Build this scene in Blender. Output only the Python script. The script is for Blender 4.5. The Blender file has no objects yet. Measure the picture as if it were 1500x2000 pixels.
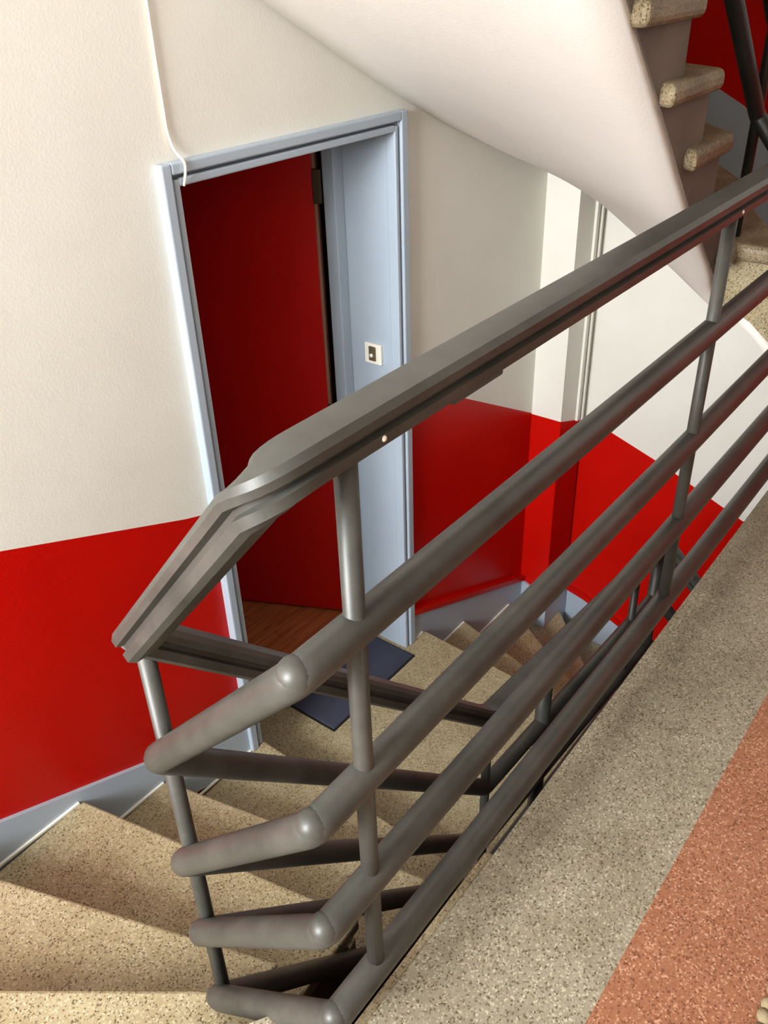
import bpy, bmesh, math, random
from mathutils import Vector, Matrix
random.seed(7)
S = 0.885                      # survey units -> metres
C = bpy.context.scene.collection
sc = bpy.context.scene

# ------------------------------------------------------------------ camera
cam_d = bpy.data.cameras.new('camera'); cam = bpy.data.objects.new('camera', cam_d); C.objects.link(cam)
R = ((0.6093198885, -0.7923509695, -0.0301531852),
     (-0.4403072075, -0.3064817434, -0.8439185411),
     (0.6594382735, 0.5274930161, -0.5356232644))
m = Matrix(((R[0][0], -R[1][0], -R[2][0]), (R[0][1], -R[1][1], -R[2][1]), (R[0][2], -R[1][2], -R[2][2])))
cam.matrix_world = Matrix.Translation((0, 0, 1.6*S)) @ m.to_4x4()
cam_d.sensor_fit = 'HORIZONTAL'; cam_d.sensor_width = 36.0; cam_d.lens = 36.0*1700/1500
cam_d.clip_start = 0.02
sc.camera = cam

# ------------------------------------------------------------------ light and exposure
w = bpy.data.worlds.new('world'); sc.world = w; w.use_nodes = True
w.node_tree.nodes['Background'].inputs[0].default_value = (0.80, 0.88, 1.0, 1)
w.node_tree.nodes['Background'].inputs[1].default_value = 0.6
def area(name, loc, rot, sx, sy, power, col):
    l = bpy.data.lights.new(name, 'AREA'); l.shape = 'RECTANGLE'; l.size = sx*S; l.size_y = sy*S
    l.energy = power; l.color = col
    o = bpy.data.objects.new(name, l); C.objects.link(o)
    o.location = Vector(loc)*S; o.rotation_euler = rot
    return o
# daylight entering by the stair window in the left wall
area('window_daylight', (-2.76, 1.02, 2.05), (0, math.radians(-73), 0), 1.4, 1.45, 300, (0.975, 0.985, 1.0))
sc.view_settings.view_transform = 'Standard'; sc.view_settings.look = 'None'
sc.view_settings.gamma = 1; sc.view_settings.use_curve_mapping = False
sc.view_settings.exposure = 0.12

# ------------------------------------------------------------------ materials
def lin(c):
    return tuple((x/255/12.92 if x/255 <= 0.04045 else ((x/255+0.055)/1.055)**2.4) for x in c) + (1,)
def base(name, rough, spec=0.5):
    mt = bpy.data.materials.new(name); mt.use_nodes = True
    b = mt.node_tree.nodes['Principled BSDF']; b.inputs['Roughness'].default_value = rough
    b.inputs['Specular IOR Level'].default_value = spec
    return mt, mt.node_tree, b
def pos(nt):
    g = nt.nodes.new('ShaderNodeNewGeometry'); return g.outputs['Position']
def noise(nt, scale, detail=3, rough=0.5, vec=None):
    n = nt.nodes.new('ShaderNodeTexNoise'); n.inputs['Scale'].default_value = scale
    n.inputs['Detail'].default_value = detail; n.inputs['Roughness'].default_value = rough
    nt.links.new(vec or pos(nt), n.inputs['Vector']); return n
def ramp(nt, fac, stops):
    r = nt.nodes.new('ShaderNodeValToRGB'); e = r.color_ramp.elements
    while len(e) < len(stops): e.new(0.5)
    for k, (p, c) in enumerate(stops): e[k].position = p; e[k].color = lin(c)
    nt.links.new(fac, r.inputs[0]); return r.outputs[0]
def bump(nt, b, h, strength, dist):
    n = nt.nodes.new('ShaderNodeBump'); n.inputs['Strength'].default_value = strength; n.inputs['Distance'].default_value = dist
    nt.links.new(h, n.inputs['Height']); nt.links.new(n.outputs[0], b.inputs['Normal'])
def mixc(nt, a, bb, fac, mode='MULTIPLY'):
    x = nt.nodes.new('ShaderNodeMix'); x.data_type = 'RGBA'; x.blend_type = mode
    if isinstance(fac, float): x.inputs[0].default_value = fac
    else: nt.links.new(fac, x.inputs[0])
    nt.links.new(a, x.inputs[6]); nt.links.new(bb, x.inputs[7]); return x.outputs[2]

def paint(name, c1, c2, rough, bscale=160, bstr=0.25, spec=0.5):
    mt, nt, b = base(name, rough, spec)
    n = noise(nt, 3.5, 4); nt.links.new(ramp(nt, n.outputs[0], [(0.3, c1), (0.7, c2)]), b.inputs['Base Color'])
    n2 = noise(nt, bscale, 2); bump(nt, b, n2.outputs[0], bstr, 0.002)
    return mt
def terrazzo(name, base1, base2, dark, light, dirt, rough=0.45, dirty=0.45):
    mt, nt, b = base(name, rough, 0.35)
    p = pos(nt)
    v = nt.nodes.new('ShaderNodeTexVoronoi'); v.inputs['Scale'].default_value = 330; nt.links.new(p, v.inputs['Vector'])
    sx = nt.nodes.new('ShaderNodeSeparateColor'); nt.links.new(v.outputs['Color'], sx.inputs[0])
    col = ramp(nt, sx.outputs[0], [(0.0, dark), (0.06, dark), (0.16, base1), (0.55, base2), (0.82, base2), (0.95, light)])
    n = noise(nt, 4.5, 7, 0.7, p)
    d = ramp(nt, n.outputs[0], [(0.38, dirt), (0.62, (255, 255, 255))])
    col = mixc(nt, col, d, dirty)
    nt.links.new(col, b.inputs['Base Color'])
    bump(nt, b, sx.outputs[1], 0.15, 0.001)
    return mt
M_white = paint('white wall paint', (226, 224, 214), (232, 231, 222), 0.6, 190, 0.2)
M_soffit = paint('white plaster', (228, 222, 214), (233, 228, 220), 0.7, 150, 0.15)
M_red = paint('red gloss dado paint', (186, 12, 4), (194, 15, 6), 0.32, 190, 0.3, 0.22)
M_blue = paint('blue grey gloss paint', (166, 180, 194), (172, 186, 199), 0.32, 90, 0.1)
M_groove = paint('blue grey with painted groove shade', (120, 130, 142), (126, 136, 147), 0.5)  # blue grey darkened, groove shade put into the colour
M_door = paint('red door paint', (200, 18, 14), (207, 22, 17), 0.35, 60, 0.1, 0.3)
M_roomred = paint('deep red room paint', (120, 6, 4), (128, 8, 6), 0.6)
M_step = terrazzo('beige terrazzo', (155, 144, 112), (166, 155, 122), (98, 84, 60), (194, 184, 157), (190, 172, 148))
M_border = terrazzo('grey beige terrazzo', (142, 135, 116), (153, 146, 127), (98, 88, 68), (190, 182, 160), (182, 174, 160), 0.42, 0.5)
M_orange = terrazzo('terracotta terrazzo', (143, 94, 68), (153, 104, 77), (112, 70, 48), (192, 148, 120), (202, 176, 160), 0.42, 0.3)
M_worn = terrazzo('worn brown terrazzo', (136, 122, 96), (150, 136, 108), (92, 76, 54), (170, 158, 130), (150, 138, 120), 0.5, 0.7)
M_string = paint('stained mauve grey concrete', (88, 77, 69), (124, 110, 99), 0.8, 40, 0.3)
M_caulk = paint('pale filler', (222, 220, 208), (230, 228, 216), 0.6)
M_black = paint('near black tone', (22, 22, 20), (30, 30, 27), 0.45)  # near black; on the upper railing it stands in for shade
M_matblue = paint('dark blue doormat pile', (56, 59, 72), (66, 69, 84), 0.95, 300, 0.7, 0.1)
M_plate = paint('ivory plastic', (240, 236, 222), (244, 240, 228), 0.3)
M_brown = paint('bronze plastic', (88, 76, 58), (100, 88, 66), 0.4)
M_cable = paint('white cable', (236, 230, 212), (242, 236, 220), 0.5)
M_coir = paint('beige coir braid', (140, 127, 99), (156, 142, 112), 0.95, 300, 0.8, 0.1)
M_coirdark = paint('dark braid backing', (78, 66, 42), (92, 78, 50), 0.95)
M_brass = paint('dull bronze', (58, 40, 22), (70, 50, 30), 0.4)
M_dark = paint('brown light absorber', (120, 104, 88), (130, 114, 97), 0.4)  # for the unseen panels that soak up bounced light
M_bare = paint('bare wood door edge', (150, 112, 96), (165, 126, 108), 0.6)
# grey rail paint with worn dusty tops
mt, nt, b = base('grey rail paint', 0.43, 0.5)
n = noise(nt, 9, 6, 0.65); col = ramp(nt, n.outputs[0], [(0.3, (52, 53, 48)), (0.55, (68, 68, 63)), (0.75, (82, 79, 73))])
n2 = noise(nt, 140, 2); col = mixc(nt, col, ramp(nt, n2.outputs[0], [(0.66, (255, 255, 255)), (0.78, (205, 198, 188))]), 0.35)
nt.links.new(col, b.inputs['Base Color']); bump(nt, b, noise(nt, 60, 3).outputs[0], 0.12, 0.002)
M_rail = mt
# wood
mt, nt, b = base('brown wood', 0.4, 0.4)
tc = nt.nodes.new('ShaderNodeMapping'); nt.links.new(pos(nt), tc.inputs[0]); tc.inputs['Scale'].default_value = (2.0, 30, 30)
n = noise(nt, 3, 5, 0.6, tc.outputs[0])
nt.links.new(ramp(nt, n.outputs[0], [(0.3, (150, 76, 42)), (0.7, (196, 116, 70))]), b.inputs['Base Color'])
M_wood = mt

# ------------------------------------------------------------------ mesh helpers
def obj(name, bm, mats, parent=None, smooth=False, kind=None, label=None):
    me = bpy.data.meshes.new(name)
    bmesh.ops.recalc_face_normals(bm, faces=bm.faces)
    for v in bm.verts: v.co *= S
    bm.to_mesh(me); bm.free()
    if not isinstance(mats, (list, tuple)): mats = [mats]
    for x in mats: me.materials.append(x)
    if smooth:
        for p in me.polygons: p.use_smooth = True
        if smooth is not True: me.set_sharp_from_angle(angle=smooth)
    o = bpy.data.objects.new(name, me); C.objects.link(o)
    if parent is not None: o.parent = parent; o.matrix_parent_inverse = parent.matrix_world.inverted()
    if kind: o['kind'] = kind
    if label: o['label'] = label
    return o
def empty(name, loc, label=None, cat=None, kind=None, group=None):
    o = bpy.data.objects.new(name, None); C.objects.link(o); o.location = Vector(loc)*S
    o.empty_display_size = 0.05
    if label: o['label'] = label
    if cat: o['category'] = cat
    if kind: o['kind'] = kind
    if group: o['group'] = group
    bpy.context.view_layer.update()
    return o
def tag(o, label, cat, kind=None):
    o['label'] = label; o['category'] = cat
    if kind: o['kind'] = kind
    return o
def prism(bm, poly, z0, z1, mi=0):
    """poly in xy, extruded in z"""
    a = [bm.verts.new((x, y, z0)) for x, y in poly]; b_ = [bm.verts.new((x, y, z1)) for x, y in poly]
    fs = [bm.faces.new(a[::-1]), bm.faces.new(b_)]
    n = len(poly)
    for i in range(n): fs.append(bm.faces.new((a[i], a[(i+1) % n], b_[(i+1) % n], b_[i])))
    for f in fs: f.material_index = mi
    return fs
def box(bm, x0, x1, y0, y1, z0, z1, mi=0):
    return prism(bm, [(x0, y0), (x1, y0), (x1, y1), (x0, y1)], z0, z1, mi)
def slab_xz(bm, poly, y0, y1, mi=0):
    """poly in xz, thickness in y"""
    a = [bm.verts.new((x, y0, z)) for x, z in poly]; b_ = [bm.verts.new((x, y1, z)) for x, z in poly]
    fs = [bm.faces.new(a), bm.faces.new(b_[::-1])]; n = len(poly)
    for i in range(n): fs.append(bm.faces.new((a[i], b_[i], b_[(i+1) % n], a[(i+1) % n])))
    for f in fs: f.material_index = mi
def slab_yz(bm, poly, x0, x1, mi=0):
    a = [bm.verts.new((x0, y, z)) for y, z in poly]; b_ = [bm.verts.new((x1, y, z)) for y, z in poly]
    fs = [bm.faces.new(a), bm.faces.new(b_[::-1])]; n = len(poly)
    for i in range(n): fs.append(bm.faces.new((a[i], b_[i], b_[(i+1) % n], a[(i+1) % n])))
    for f in fs: f.material_index = mi
def soften(o, w, seg=2, angle=0.6):
    md = o.modifiers.new('bevel', 'BEVEL'); md.width = w*S; md.segments = seg; md.limit_method = 'ANGLE'; md.angle_limit = angle
    return o
def round_path(pts, r, n=6):
    pts = [Vector(p) for p in pts]; out = [pts[0]]
    for i in range(1, len(pts)-1):
        a, b_, c = pts[i-1], pts[i], pts[i+1]
        d = min(r, (b_-a).length*0.45, (c-b_).length*0.45)
        p0 = b_+(a-b_).normalized()*d; p1 = b_+(c-b_).normalized()*d
        for k in range(n+1):
            t = k/n; out.append(p0*(1-t)**2 + b_*2*t*(1-t) + p1*t*t)
    out.append(pts[-1]); return out
def sweep(bm, pts, prof, up=None, cap=True):
    """prof: list of (side, up) in a right handed frame; up=None -> parallel transport"""
    n = len(pts); rings = []; prev = None
    for i, p in enumerate(pts):
        t = (pts[min(i+1, n-1)]-pts[max(i-1, 0)]).normalized()
        if up is not None:
            u = (up - t*up.dot(t)).normalized()
        else:
            if prev is None:
                u = Vector((0, 0, 1)) if abs(t.z) < 0.9 else Vector((1, 0, 0))
            else: u = prev
            u = (u - t*u.dot(t)).normalized()
        prev = u; s = t.cross(u)
        rings.append([bm.verts.new(p + s*a + u*b_) for a, b_ in prof])
    k = len(prof)
    for i in range(n-1):
        for j in range(k):
            bm.faces.new((rings[i][j], rings[i][(j+1) % k], rings[i+1][(j+1) % k], rings[i+1][j]))
    if cap: bm.faces.new(rings[0][::-1]); bm.faces.new(rings[-1])
def circ(r, n=18): return [(r*math.cos(2*math.pi*i/n), r*math.sin(2*math.pi*i/n)) for i in range(n)]
def tube(name, pts, r, mat, parent, bend=0.0, seg=18):
    bm = bmesh.new(); p = round_path(pts, bend) if bend else [Vector(q) for q in pts]
    sweep(bm, p, circ(r, seg)); return obj(name, bm, mat, parent, True)
def ball(name, c, r, mat, parent, sx=1.0):
    bm = bmesh.new(); bmesh.ops.create_uvsphere(bm, u_segments=18, v_segments=12, radius=r)
    for v in bm.verts: v.co = v.co + Vector(c)
    return obj(name, bm, mat, parent, True)

# ------------------------------------------------------------------ key planes
YW, XR, XL, YN = 1.90, 3.88, -2.60, -1.8      # far wall, right wall, left wall, near wall
XS = -0.45                                      # left edge of the winding steps
ZB, ZT = -2.45, 4.4
r = 0.189
ZD = -6*r                                       # landing in front of the red door
WX0, WX1 = 0.53, 3.10                           # ends of the stair well
WY0, WY1 = 0.564, 0.92                          # sides of the stair well

# ------------------------------------------------------------------ walls
def lerp(tab, x):
    if x <= tab[0][0]: return tab[0][1]
    for (a, u), (b_, v) in zip(tab, tab[1:]):
        if x <= b_: return u+(v-u)*(x-a)/(b_-a)
    return tab[-1][1]
dadoF = [(-2.8, 0.98), (-0.9, 0.98), (-0.45, 0.81), (0.80, 0.372), (1.39, 0.158), (1.50, 0.12), (2.53, 0.185), (2.72, 0.085), (3.62, -0.38), (3.9, -0.50)]
xs = [-2.75, -0.9, -0.45, 0.2, 0.80, 1.39, 1.515, 2.50, 2.72, 3.2, 3.62, 3.98]
bm = bmesh.new()
for a, b_ in zip(xs, xs[1:]):
    za, zb = lerp(dadoF, a), lerp(dadoF, b_)
    if a == 1.515:
        slab_xz(bm, [(a, 1.145), (b_, 1.145), (b_, ZT), (a, ZT)], YW, YW+0.2, 0)
        slab_xz(bm, [(a, ZB), (b_, ZB), (b_, ZD-0.02), (a, ZD-0.02)], YW, YW+0.2, 1)
    else:
        slab_xz(bm, [(a, ZB), (b_, ZB), (b_, zb), (a, za)], YW, YW+0.2, 1)
        slab_xz(bm, [(a, za), (b_, zb), (b_, ZT), (a, ZT)], YW, YW+0.2, 0)
obj('wall_back', bm, [M_white, M_red], kind='structure')

dadoR = [(-1.9, -0.85), (0.0, -0.85), (0.85, -0.785), (1.27, -0.612), (1.59, -0.502), (1.735, -0.472), (1.95, -0.45)]
skirtR = [(-1.9, -1.95), (0.3, -1.95), (1.0, -1.86), (1.43, -1.675), (1.61, -1.605), (1.735, -1.575), (1.95, -1.52)]
skirtU = [(-1.9, 0.12), (0.3, 0.12), (0.564, 0.42), (0.9, 0.80), (1.19, 1.065), (1.31, 1.125), (1.95, 1.40)]
ys = [-1.85, 0.0, 0.3, 0.564, 0.85, 1.19, 1.27, 1.43, 1.59, 1.735, 2.0]
bm = bmesh.new()
for a, b_ in zip(ys, ys[1:]):
    def q(f0, f1, mi): slab_yz(bm, [(a, f0(a)), (b_, f0(b_)), (b_, f1(b_)), (a, f1(a))], XR, XR+0.15, mi)
    d = lambda y: lerp(dadoR, y); u = lambda y: lerp(skirtU, y)
    q(lambda y: ZB, d, 1); q(d, lambda y: u(y)-0.28, 0); q(lambda y: u(y)-0.28, lambda y: u(y)+0.85, 1); q(lambda y: u(y)+0.85, lambda y: ZT, 0)
obj('wall_right', bm, [M_white, M_red], kind='structure')

bm = bmesh.new()     # left wall round the stair window
wy0, wy1, wz0, wz1 = 0.30, 1.75, 1.35, 2.75
for (y0, y1, z0, z1) in ((YN-0.15, wy0, ZB, ZT), (wy1, YW+0.2, ZB, ZT), (wy0, wy1, ZB, wz0), (wy0, wy1, wz1, ZT)):
    box(bm, XL-0.15, XL, y0, y1, z0, z1)
obj('wall_left', bm, M_white, kind='structure')
wf = bmesh.new()
for (y0, y1, z0, z1) in ((wy0, wy0+0.05, wz0, wz1), (wy1-0.05, wy1, wz0, wz1), (wy0, wy1, wz0, wz0+0.05), (wy0, wy1, wz1-0.05, wz1), (1.0, 1.04, wz0, wz1)):
    box(wf, XL-0.10, XL-0.05, y0, y1, z0, z1)
obj('window_1', wf, M_blue, kind='structure')
bm = bmesh.new(); box(bm, XL-0.15, XR+0.15, YN-0.15, YN, ZB, ZT); obj('wall_front', bm, M_white, kind='structure')
for i, (a, b_) in enumerate(((-1.5, 0.1), (0.5, 2.0), (2.3, 3.8))):
    bm = bmesh.new(); box(bm, a, b_, YN, YN+0.03, 0, 2.4); obj('door_%d' % (i+2), bm, M_dark, kind='structure')  # unseen brown panels added on the near wall to cut bounced light
bm = bmesh.new(); prism(bm, [(XL, YN), (XR, YN), (XR, YW), (WX1+0.1, YW), (WX1+0.1, WY0), (WX0, WY0), (WX0, 0.70), (XS, 1.30), (XL, 1.30)], 2.86, 3.02); obj('ceiling', bm, M_soffit, kind='structure')  # unseen slab of the storey above, added to darken the upper flight's wall
bm = bmesh.new(); box(bm, XL-0.15, XR+0.15, YN-0.15, YW+0.2, ZT, ZT+0.1); obj('ceiling.001', bm, M_soffit, kind='structure')

bm = bmesh.new(); box(bm, XS-0.1, XS, -0.2, YW, ZB, -0.15); obj('wall_stair', bm, M_white, kind='structure')
# pilaster in the corner
px0, px1, py = 3.61, 3.86, 1.735
bm = bmesh.new()
za, zb = -0.38, -0.465
slab_xz(bm, [(px0, ZB), (px1, ZB), (px1, zb), (px0, za)], py, YW, 1)
slab_xz(bm, [(px0, za), (px1, zb), (px1, ZT), (px0, ZT)], py, YW, 0)
pil = obj('trim_1', bm, [M_white, M_red], kind='structure')
bm = bmesh.new(); box(bm, 3.775, 3.80, py-0.012, py, -0.44, 1.2); obj('trim_2', bm, M_white, kind='structure')
bm = bmesh.new(); box(bm, 3.825, 3.84, py-0.016, py, -0.46, 1.2); obj('trim_3', bm, M_white, kind='structure')

# ------------------------------------------------------------------ landing floor
land = [(XL, YN), (XR, YN), (XR, 0.50), (WX1, 0.50), (WX1, WY0), (WX0, WY0), (WX0, 0.70), (XS, 1.30), (XS, YW), (XL, YW)]
fl = empty('floor', (1.5, 0, 0), kind='structure')
bm = bmesh.new(); prism(bm, land, -0.15, -0.022); obj('slab', bm, M_string, fl)
bm = bmesh.new()
YI = 0.253
prism(bm, [(XL, YI), (XR, YI), (XR, 0.50), (WX1, 0.50), (WX1, WY0), (WX0, WY0), (WX0, 0.70), (XS, 1.30), (XS, YW), (XL, YW)], -0.022, 0.0)
o = obj('border', bm, M_border, fl, label='grey beige terrazzo border along the railing')
bm = bmesh.new(); box(bm, WX0, 1.05, WY0, WY0+0.028, -0.06, -0.02); o = obj('edge_strip', bm, M_worn, fl, label='worn brown strip at the landing edge'); soften(o, 0.01)
bm = bmesh.new(); box(bm, XL, XR, YN, YI, -0.022, 0.0); obj('inlay', bm, M_orange, fl, label='terracotta coloured terrazzo field')

bm = bmesh.new(); box(bm, XL, XR, YN, YW, ZB-0.1, ZB); obj('floor.001', bm, M_step, kind='structure')

# ------------------------------------------------------------------ stairs
def off(a, b_, d):
    """shift line a->b sideways; positive = towards descending side"""
    a = Vector(a); b_ = Vector(b_); t = (b_-a).normalized(); nrm = Vector((t.y, -t.x))
    return (tuple(a+nrm*d), tuple(b_+nrm*d))
YS = 1.886
XRC, YWC = XR-0.004, YW-0.004
# lower flight: nosing lines, inner end first
WXL, WYL = 0.56, 0.95                          # inner edge of the lower flight, behind the rails
E_ = [((WXL, 0.70), (XS+0.004, 1.30)),
      ((0.52, WYL), (-0.17, YS)),
      ((0.73, WYL), (0.39, YS)),
      ((1.02, WYL), (0.815, YS)),
      ((1.33, WYL), (1.11, YS)),
      ((1.53, WYL), (1.555, YS)),
      ((2.58, WYL), (2.63, YS)),
      ((2.74, WYL), (3.00, YS)),
      ((2.88, WYL), (3.47, YS)),
      ((3.00, WYL), (XRC, 1.80)),
      ((3.10, 0.80), (XRC, 1.40)),
      ((3.10, 0.66), (XRC, 1.00)),
      ((3.10, 0.56), (XRC, 0.70))]
st = empty('staircase', (1.8, 1.3, ZB), 'beige terrazzo winding stairs going down past the red door, below the landing railing', 'stairs')
for k in range(1, len(E_)):
    z = -r*k; f, bk = E_[k], E_[k-1]
    sgn = 1
    bi, bo = off(bk[0], bk[1], -0.07)
    bo = (max(XS+0.004, min(bo[0], XRC)), min(bo[1], YS)); 
    poly = [bk[0] if k in (1,) else bi, bo]
    if k == 1: poly.append((XS+0.004, YS))
    if k == 9: poly.append((XRC, YS))
    poly += [f[1], f[0]]
    if k == 1: poly.append((WXL, 0.875))
    if k == 10: poly.append((WX1, WYL))
    bm = bmesh.new(); prism(bm, poly, z-0.05, z)
    o = obj('tread', bm, M_step, st)
    if k != 6: soften(o, 0.008)
    if k < len(E_)-1:
        a0, a1 = off(f[0], f[1], -0.03); b0, b1 = off(f[0], f[1], -0.06)
        cl = lambda p: (max(XS+0.004, min(p[0], XRC)), min(p[1], YS))
        bm = bmesh.new(); prism(bm, [a0, cl(a1), cl(b1), b0], z-r, z-0.05); obj('riser', bm, M_step, st)
# inner stringer under the lower treads
top = []
for k in range(2, 10):
    top += [(max(E_[k-1][0][0], WXL), -r*k-0.05), (E_[k][0][0]-0.02, -r*k-0.05)]
bot = [(3.0, -2.1), (2.6, -1.62), (2.3, -1.45), (1.5, -1.42), (0.9, -0.85), (0.54, -0.6)]
top[0] = (0.54, top[0][1])
bm = bmesh.new(); slab_xz(bm, top+bot, WYL+0.014, WYL+0.044); obj('stringer', bm, M_string, st)
# filler line where treads meet the skirting
for a, b_, z in ((0.405, 0.80, -3*r), (0.83, 1.095, -4*r), (1.125, 1.485, -5*r), (2.55, 2.615, -6*r), (2.645, 2.985, -7*r), (3.015, 3.455, -8*r)):
    bm = bmesh.new(); box(bm, a, b_, YS-0.008, YS, z, z+0.008); obj('filler_bead', bm, M_caulk, st)

# upper flight
F_ = {1: ((WX1, 0.56), (XRC, 0.66)), 2: ((WX1, 0.60), (XRC, 0.82)), 3: ((WX1, 0.66), (XRC, 1.0)), 4: ((WX1, 0.74), (XRC, 1.2)),
      5: ((3.00, WY1), (XRC, 1.50)), 6: ((2.82, WY1), (3.86, YWC)), 7: ((2.64, WY1), (3.28, YWC)), 8: ((2.42, WY1), (2.78, YWC)),
      9: ((2.21, WY1), (2.36, YWC)), 10: ((2.00, WY1), (1.98, YWC)), 11: ((1.79, WY1), (1.60, YWC)), 12: ((1.58, WY1), (1.24, YWC)),
      13: ((1.37, WY1), (0.88, YWC)), 14: ((1.16, WY1), (0.5, YWC)), 15: ((0.95, WY1), (0.1, YWC)), 16: ((0.74, WY1), (-0.4, YWC))}
us = empty('staircase', (2.5, 1.4, 0), 'stained terrazzo stairs climbing above, white plaster underside, at top right', 'stairs')
for j in range(1, 16):
    z = r*j; f, bk = F_[j], F_[j+1]
    f0, f1 = off(f[0], f[1], -0.035 if j > 50 else 0.0)
    sx = 0.05                                    # tread end oversails the stringer
    t = (Vector(f[1])-Vector(f[0])).normalized()
    nx = Vector((-t.y, t.x)) if (Vector(bk[0])-Vector(f[0])).dot(Vector((-t.y, t.x))) < 0 else Vector((t.y, -t.x))
    fo = [Vector(f[0])+nx*0.05-t*0.0, Vector(f[1])+nx*0.05]
    if j >= 6:
        p0 = (fo[0].x, WY1-0.035); p1 = (min(fo[1].x, XRC), YWC); p2 = (bk[1][0]-0.0, YWC); p3 = (bk[0][0]-0.14, WY1-sx)
        poly = [p0, p1, p2, p3]
        if j == 6: poly = [p0, (XRC, 1.85), (XRC, YWC), p2, p3]
    elif j == 5:
        poly = [(3.05, WY1-sx), (XRC, 1.45), (XRC, YWC), (bk[1][0], YWC), (bk[0][0]-0.14, WY1-sx)]
    elif j == 4:
        poly = [(WX1-sx, 0.70), (XRC, 1.15), (XRC, 1.50), (2.90, WY1-sx), (WX1-sx, WY1-sx)]
    else:
        poly = [(WX1, f[0][1]-0.03), (XRC, f[1][1]-0.03), (XRC, bk[1][1]), (WX1, bk[0][1]+0.02)]
    bm = bmesh.new(); prism(bm, poly, z-0.058, z); o = obj('tread', bm, M_worn, us); soften(o, 0.02, 3)
    a0, a1 = f[0], f[1]; b0, b1 = off(a0, a1, 0.04 if j >= 1 else 0)
    if j < 16:
        bm = bmesh.new()
        poly = [a0, a1, (b1[0], min(b1[1], YWC)), (b0[0], max(b0[1], WY1 if j > 4 else 0.5))] if j > 4 else [a0, a1, (a1[0], a1[1]+0.04), (a0[0], a0[1]+0.04)]
        prism(bm, poly, z-r, z-0.058); obj('riser', bm, M_string, us)
# soffit, ruled between the well edge and the walls
inn = [(0.55, WY1, 2.95), (1.00, WY1, 2.50), (1.60, WY1, 1.95), (2.07, WY1, 1.50), (2.35, WY1, 1.235), (2.64, WY1, 0.955), (2.80, WY1, 0.82), (2.95, WY1, 0.69), (WX1, WY1, 0.54), (WX1, 0.80, 0.49), (WX1, 0.70, 0.41), (WX1, 0.564, 0.30)]
out = [(-0.45, YW, 2.70), (0.30, YW, 2.35), (1.20, YW, 1.93), (2.00, YW, 1.515), (2.57, YW, 1.235), (3.06, YW, 1.03), (3.38, YW, 0.925), (3.62, YW, 0.855), (XR, YW, 0.775), (XR, 1.58, 0.65), (XR, 1.20, 0.41), (XR, 0.85, 0.225)]
def resample(pl, n):
    pl = [Vector(p) for p in pl]; o = []
    seg = len(pl)-1
    for i in range(n):
        t = i/(n-1)*seg; k = min(int(t), seg-1); u = t-k
        # Catmull-Rom for a smooth underside
        p0 = pl[max(k-1, 0)]; p1 = pl[k]; p2 = pl[k+1]; p3 = pl[min(k+2, seg)]
        o.append(0.5*((2*p1)+(p2-p0)*u+(2*p0-5*p1+4*p2-p3)*u*u+(3*p1-p0-3*p2+p3)*u**3))
    return o
NS = 61; A_ = resample(inn, NS); B_ = resample(out, NS)
bm = bmesh.new(); NV = 9; g = []
for i in range(NS):
    row = []
    for j in range(NV):
        p = A_[i].lerp(B_[i], j/(NV-1)); row.append(bm.verts.new((max(-0.446, min(p.x, XR-0.008)), min(p.y, YW-0.008), p.z)))
    g.append(row)
for i in range(NS-1):
    for j in range(NV-1): bm.faces.new((g[i][j], g[i+1][j], g[i+1][j+1], g[i][j+1]))
o = obj('soffit', bm, M_soffit, us, True)
bd = bmesh.new(); sweep(bd, [Vector((p.x, YW-0.008, p.z-0.012)) for p in B_ if 1.5 < p.x < 3.1], circ(0.006, 8)); obj('plaster_bead', bd, M_caulk, us, True)
sd = o.modifiers.new('thick', 'SOLIDIFY'); sd.thickness = 0.03; sd.offset = -1
# sawtooth stringer face
top = []
xs_ = [F_[j][0][0] for j in range(5, 17)]
prof = [(WX1, 4*r-0.03)]
for j in range(5, 16):
    prof += [(F_[j][0][0], (j-1)*r-0.03), (F_[j][0][0], j*r-0.03)]
prof += [(0.74, 15*r-0.03)]
low = [(p.x, p.z-0.004) for p in A_ if p.x <= WX1+1e-4 and p.y > WY1-1e-3 and p.x > 0.74]
lowp = [(0.74, 2.75)] + low + [(WX1, 0.535)]
bm = bmesh.new(); slab_xz(bm, prof + lowp, WY1-0.004, WY1+0.03); obj('stringer', bm, M_string, us)
bm = bmesh.new()
slab_yz(bm, [(WY1-0.004, 0.535), (0.80, 0.485), (0.70, 0.405), (0.50, 0.0), (0.50, 0.12), (0.60, r), (0.60, 2*r-0.03), (0.66, 2*r-0.03), (0.66, 3*r-0.03), (0.74, 3*r-0.03), (0.74, 4*r-0.03), (WY1-0.004, 4*r-0.03)], WX1-0.004, WX1+0.03)
obj('end_stringer', bm, M_step, us)  # same surface as the stringer; beige stands in for light on this end

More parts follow.
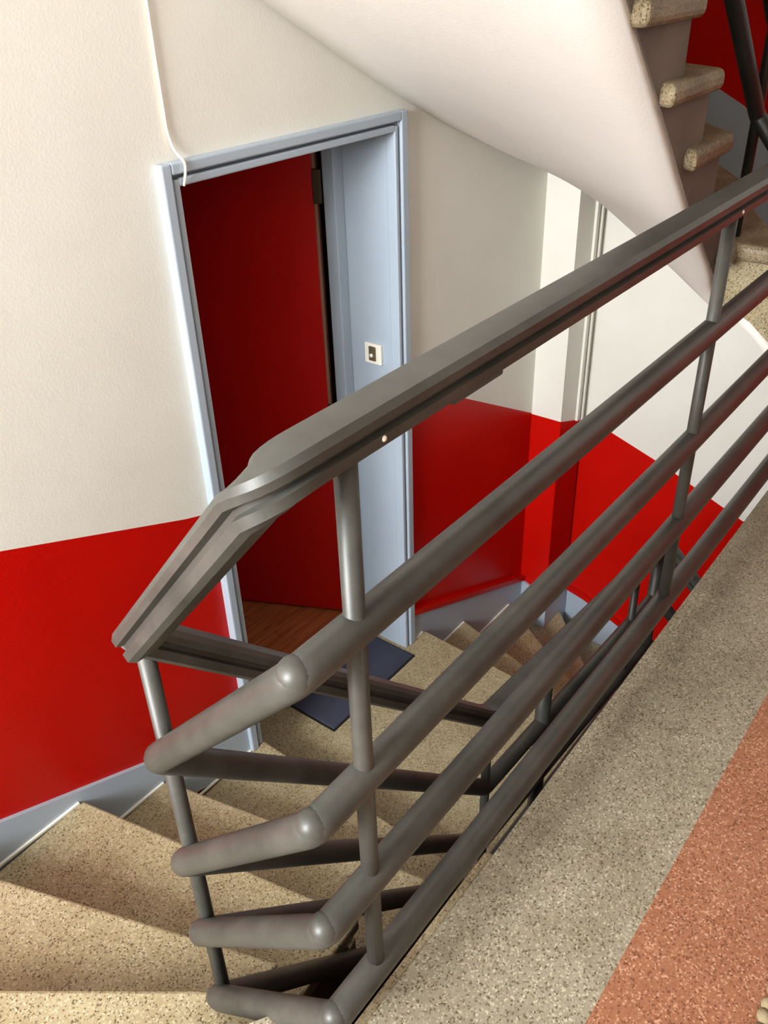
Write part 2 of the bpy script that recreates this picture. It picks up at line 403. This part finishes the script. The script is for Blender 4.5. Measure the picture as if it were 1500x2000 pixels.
# ------------------------------------------------------------------ skirtings
bm = bmesh.new()
slab_xz(bm, [(-0.45, -0.015), (0.573, -0.425), (1.023, -0.61), (1.49, -0.80), (1.49, -1.0), (1.0, -0.86), (0.4, -0.7), (-0.45, -0.4)], YS, YW)
obj('baseboard_back', bm, M_blue, kind='structure')
bm = bmesh.new()
slab_xz(bm, [(2.54, -0.975), (3.61, -1.425), (3.61, -1.75), (3.0, -1.55), (2.54, -1.18)], YS, YW)
obj('baseboard_back.001', bm, M_blue, kind='structure')
bm = bmesh.new()
slab_xz(bm, [(2.54, -0.945), (3.61, -1.395), (3.61, -1.425), (2.54, -0.975)], YS-0.016, YW)
obj('trim_4', bm, M_red, kind='structure')
bm = bmesh.new()
slab_yz(bm, [(YS, -1.425), (py, -1.485), (py, -1.9), (YS, -1.9)], px0-0.012, px0)
slab_xz(bm, [(px0-0.012, -1.49), (px1, -1.56), (px1, -1.9), (px0-0.012, -1.9)], py-0.012, py)
obj('baseboard_pilaster', bm, M_blue, kind='structure')
yy = [0.3, 1.0, 1.43, 1.61, 1.735]
bm = bmesh.new(); slab_yz(bm, [(y, lerp(skirtR, y)) for y in yy]+[(1.735, -1.95), (1.0, -2.3), (0.3, -2.44)], XR-0.012, XR); obj('baseboard_right', bm, M_blue, kind='structure')
bm = bmesh.new(); slab_yz(bm, [(y, lerp(skirtR, y)+0.03) for y in yy]+[(y, lerp(skirtR, y)) for y in yy[::-1]], XR-0.028, XR); obj('trim_5', bm, M_red, kind='structure')
yy = [0.564, 0.9, 1.19, 1.31, 1.9]
bm = bmesh.new(); slab_yz(bm, [(y, lerp(skirtU, y)) for y in yy]+[(y, lerp(skirtU, y)-0.30) for y in yy[::-1]], XR-0.012, XR); obj('baseboard_right.001', bm, M_blue, kind='structure')

# ------------------------------------------------------------------ doorway
XD0, XD1, ZH = 1.545, 2.48, 1.118
dr = empty('door_1', (2.0, 2.0, ZD), kind='structure')
bm = bmesh.new(); box(bm, 1.545, 2.48, YS+0.001, 2.13, ZD-0.05, ZD); obj('doorway_slab', bm, M_step, dr)
def casing(name, pl):        # pl: list of (x0,x1,z0,z1,depth,mat)
    for i, (x0, x1, z0, z1, d, mi) in enumerate(pl):
        bm = bmesh.new(); box(bm, x0, x1, YW-d, YW+0.02, z0, z1)
        o = obj(name if i == 0 else name+'_moulding', bm, mi, dr); soften(o, 0.005)
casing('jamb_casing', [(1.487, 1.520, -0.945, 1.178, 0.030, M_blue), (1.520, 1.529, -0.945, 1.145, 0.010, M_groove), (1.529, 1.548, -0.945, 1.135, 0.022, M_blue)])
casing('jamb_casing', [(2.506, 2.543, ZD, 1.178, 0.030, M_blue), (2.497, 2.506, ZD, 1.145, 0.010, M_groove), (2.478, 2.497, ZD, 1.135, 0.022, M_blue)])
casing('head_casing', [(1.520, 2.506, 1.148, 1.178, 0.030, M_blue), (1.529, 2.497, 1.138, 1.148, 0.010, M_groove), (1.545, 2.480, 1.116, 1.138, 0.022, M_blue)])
bm = bmesh.new(); box(bm, XD1, XD1+0.05, YW, 2.16, ZD, ZH+0.03); obj('reveal_panel', bm, M_blue, dr)
bm = bmesh.new(); box(bm, XD0-0.05, XD0, YW, 2.16, ZD, ZH+0.03); obj('reveal_panel', bm, M_blue, dr)
bm = bmesh.new(); box(bm, XD0-0.05, XD1+0.05, YW, 2.16, ZH, ZH+0.03); obj('reveal_panel', bm, M_blue, dr)
for x0, x1 in ((2.428, 2.480), (1.545, 1.59)):
    bm = bmesh.new(); box(bm, x0, x1, 2.115, 2.17, ZD, ZH); o = obj('door_jamb', bm, M_blue, dr); soften(o, 0.004)
bm = bmesh.new(); box(bm, 1.59, 2.428, 2.115, 2.17, ZH-0.03, ZH); o = obj('door_head', bm, M_blue, dr); soften(o, 0.004)
ZF = -1.035
bm = bmesh.new(); box(bm, 1.545, 2.48, 2.13, 2.155, ZD, ZF-0.012); obj('threshold_riser', bm, M_red, dr, label='red painted threshold face')
bm = bmesh.new(); box(bm, 1.545, 2.48, 2.125, 2.20, ZF-0.012, ZF+0.004); o = obj('threshold_sill', bm, M_step, dr); soften(o, 0.004)
# leaf opened into the flat, hinged on the right
hp = Vector((2.425, 2.20)); dv = Vector((-0.40, 0.82)).normalized(); nv = Vector((dv.y, -dv.x))
def leaf(bm, a0, a1, t0, t1, z0, z1):
    prism(bm, [tuple(hp+dv*a+nv*t) for a, t in ((a0, t0), (a1, t0), (a1, t1), (a0, t1))], z0, z1)
bm = bmesh.new(); leaf(bm, 0.012, 0.83, 0.0, 0.045, ZF+0.012, ZH-0.035); o = obj('door_leaf', bm, M_door, dr, label='red door leaf standing open into the flat'); soften(o, 0.003)
bm = bmesh.new(); leaf(bm, 0.0, 0.012, 0.008, 0.036, ZF+0.012, ZH-0.035); e = obj('leaf_edge', bm, M_bare, o)
for z in (0.92, 0.0, -0.85):
    bm = bmesh.new(); leaf(bm, -0.022, 0.012, -0.006, 0.012, z-0.06, z+0.06); e = obj('hinge', bm, M_brass, o); soften(e, 0.003)
# room beyond
rm = empty('wall_flat', (2.2, 2.8, ZF), kind='structure')
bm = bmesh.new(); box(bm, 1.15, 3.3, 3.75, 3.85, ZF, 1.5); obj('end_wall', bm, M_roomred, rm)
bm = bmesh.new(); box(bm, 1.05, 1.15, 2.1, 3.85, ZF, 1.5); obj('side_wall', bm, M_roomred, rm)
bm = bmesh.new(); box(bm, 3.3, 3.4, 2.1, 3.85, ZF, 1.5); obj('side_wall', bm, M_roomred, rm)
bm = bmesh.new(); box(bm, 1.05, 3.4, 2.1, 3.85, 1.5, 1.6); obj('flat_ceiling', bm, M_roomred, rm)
fw = empty('floor.002', (2.2, 2.9, ZF), kind='structure')
y = 2.2
i = 0
while y < 3.74:
    for x0, x1 in (((1.15, 2.12), (2.122, 3.3)) if i % 2 else ((1.15, 1.75), (1.752, 3.3))):
        bm = bmesh.new(); box(bm, x0, x1, y, y+0.094, ZF-0.03, ZF+random.uniform(-0.0008, 0.0008)); o = obj('plank', bm, M_wood, fw); soften(o, 0.002, 1)
    y += 0.096; i += 1

# doorbell on the reveal
bx = XD1
db = empty('doorbell', (bx, 2.0, 0.31), 'small white doorbell plate with bronze push on the blue doorway reveal', 'doorbell')
bm = bmesh.new(); box(bm, bx-0.012, bx, 1.962, 2.042, 0.27, 0.352); o = obj('plate', bm, M_plate, db); soften(o, 0.003)
bm = bmesh.new(); box(bm, bx-0.018, bx-0.012, 1.986, 2.018, 0.284, 0.342); o = obj('push_plate', bm, M_brown, db); soften(o, 0.002)
bm = bmesh.new(); bmesh.ops.create_cone(bm, cap_ends=True, segments=14, radius1=0.008, radius2=0.007, depth=0.008, matrix=Matrix.Translation((bx-0.021, 2.002, 0.308)) @ Matrix.Rotation(math.radians(90), 4, 'Y'))
obj('button', bm, M_plate, db, True)

# cable down the wall into the doorway corner
pts = [(1.541, YW-0.006, ZT-0.01), (1.541, YW-0.006, 1.40), (1.543, YW-0.006, 1.245), (1.553, YW-0.012, 1.20), (1.562, YW-0.036, 1.176), (1.558, YW-0.037, 1.15), (1.553, YW-0.03, 1.118)]
bm = bmesh.new(); sweep(bm, round_path(pts, 0.02, 4), circ(0.0038, 8)); tag(obj('cable', bm, M_cable, None, True), 'thin white cable running down the wall to the door frame corner', 'cable')

# doormat in front of the red door
dm = empty('doormat', (2.16, 1.97, ZD), 'dark blue rectangular doormat lying before the red door threshold', 'doormat')
bm = bmesh.new(); box(bm, 1.885, 2.452, 1.818, 2.122, ZD, ZD+0.012); o = obj('pile', bm, M_matblue, dm); soften(o, 0.006)
bm = bmesh.new(); box(bm, 1.878, 2.458, 1.812, 2.124, ZD, ZD+0.004); obj('backing', bm, M_black, dm)

# braided mat at lower right
bmt = empty('braided_mat', (1.25, -0.2, 0.0), 'beige braided mat, corner on the terracotta floor at bottom right', 'mat')
bm = bmesh.new(); box(bm, 0.985, 1.60, -0.38, 0.004, 0.0, 0.010); obj('backing', bm, M_coirdark, bmt)
def bead(bm, c, a, ry, rz):
    mtx = Matrix.Translation(c) @ Matrix.Rotation(a, 4, 'Z') @ Matrix.Diagonal((1.0, ry, rz, 1))
    bmesh.ops.create_icosphere(bm, subdivisions=2, radius=0.0155, matrix=mtx)
edge = bmesh.new(); fld = bmesh.new()
ny = 14; nx = 22
for j in range(ny):
    for i in range(nx):
        c = Vector((0.995+i*0.0285+random.uniform(-.001, .001), 0.006-j*0.028+random.uniform(-.001, .001), 0.013))
        if i < 2 or j < 2:
            b1 = bmesh.new(); bead(b1, c, 0.5 if (i+j) % 2 else -0.5, 0.82, 0.7); obj('edge_knot', b1, M_coir, bmt, True)
        else: bead(fld, c, 0.5 if (i+j) % 2 else -0.5, 0.8, 0.7)
obj('weave', fld, M_coir, bmt, True, kind='stuff')

# ------------------------------------------------------------------ railings
RR = 0.0258; PR = 0.0146
HP = [(-0.030, 0.001), (-0.030, 0.012), (-0.023, 0.0205), (0.0, 0.022), (0.023, 0.0205), (0.030, 0.012), (0.030, 0.001), (0.019, -0.003), (0.019, -0.010),
      (0.028, -0.013), (0.028, -0.027), (0.018, -0.034), (-0.018, -0.034), (-0.028, -0.027), (-0.028, -0.013), (-0.019, -0.010), (-0.019, -0.003)]
rg = empty('railing', (1.2, WY0, 0), 'grey tubular railing along the landing, turning down around the stair well', 'railing')
XB, XA, YF = 0.527, 0.535, 0.92
def hr(name, pts, bend):
    bm = bmesh.new(); p = round_path(pts, bend, 8); sweep(bm, p, HP, Vector((0, 0, 1)))
    o = obj(name, bm, M_rail, rg, 0.45)
    return o
hz = 1.168
hr('handrail', [(3.14, WY0, hz), (XB-0.01, WY0, hz), (XA, 0.905, 0.775)], 0.058)
hr('handrail', [(XA+0.02, YF, 0.765), (1.60, YF, -0.272), (2.96, YF, -0.415), (3.05, 0.62, -0.80)], 0.04)
zr = [0.888, 0.615, 0.378, 0.134]
za_ = [0.510, 0.240, 0.025, -0.205]
ends = [[(1.60, YF, -0.585), (2.96, YF, -0.69), (3.05, 0.62, -1.08)], [(1.60, YF, -0.845), (2.96, YF, -0.95), (3.05, 0.62, -1.35)],
        [(1.57, YF, -1.045), (2.64, YF, -1.06), (2.96, YF, -1.22), (3.05, 0.62, -1.6)], [(1.40, YF, -1.115)]]
for z, z2, en in zip(zr, za_, ends):
    tube('rail', [(3.14, WY0, z), (XB, WY0, z), (XA, YF, z2)] + en, RR, M_rail, rg, 0.018)
    ball('weld_joint', (XB+0.004, WY0+0.003, z), RR*1.0, M_rail, rg)
# posts
def post(x, y, z0, z1, rad=PR): tube('post', [(x, y, z0), (x, y, z1)], rad, M_rail, rg, seg=14)
post(0.6385, WY0, 0.134, hz-0.03)
post(1.882, WY0, 0.134, hz-0.03); post(3.10, WY0, 0.0, hz-0.03)
post(0.557, YF, -0.50, 0.735)
post(1.605, YF, ZD, -0.30)
post(1.97, YF, ZD, -0.34, RR); post(2.70, YF, ZD-r, -0.42); post(2.93, YF, -8*r, -0.44, RR)
bm = bmesh.new(); box(bm, 0.825, 0.945, WY0-0.022, WY0+0.02, hz-0.040, hz-0.032); o = obj('joint_plate', bm, M_rail, rg); soften(o, 0.004)
for x in (0.675, 1.86):      # little worn screw heads under the cap
    bm = bmesh.new(); bmesh.ops.create_uvsphere(bm, u_segments=8, v_segments=6, radius=0.0042, matrix=Matrix.Translation((x, WY0-0.027, hz-0.018))); obj('screw_head', bm, M_plate, rg, True)

ur = empty('railing', (3.1, YF, 0.76), 'railing of the upper stairs at the top right corner, its shade painted in near black', 'railing')
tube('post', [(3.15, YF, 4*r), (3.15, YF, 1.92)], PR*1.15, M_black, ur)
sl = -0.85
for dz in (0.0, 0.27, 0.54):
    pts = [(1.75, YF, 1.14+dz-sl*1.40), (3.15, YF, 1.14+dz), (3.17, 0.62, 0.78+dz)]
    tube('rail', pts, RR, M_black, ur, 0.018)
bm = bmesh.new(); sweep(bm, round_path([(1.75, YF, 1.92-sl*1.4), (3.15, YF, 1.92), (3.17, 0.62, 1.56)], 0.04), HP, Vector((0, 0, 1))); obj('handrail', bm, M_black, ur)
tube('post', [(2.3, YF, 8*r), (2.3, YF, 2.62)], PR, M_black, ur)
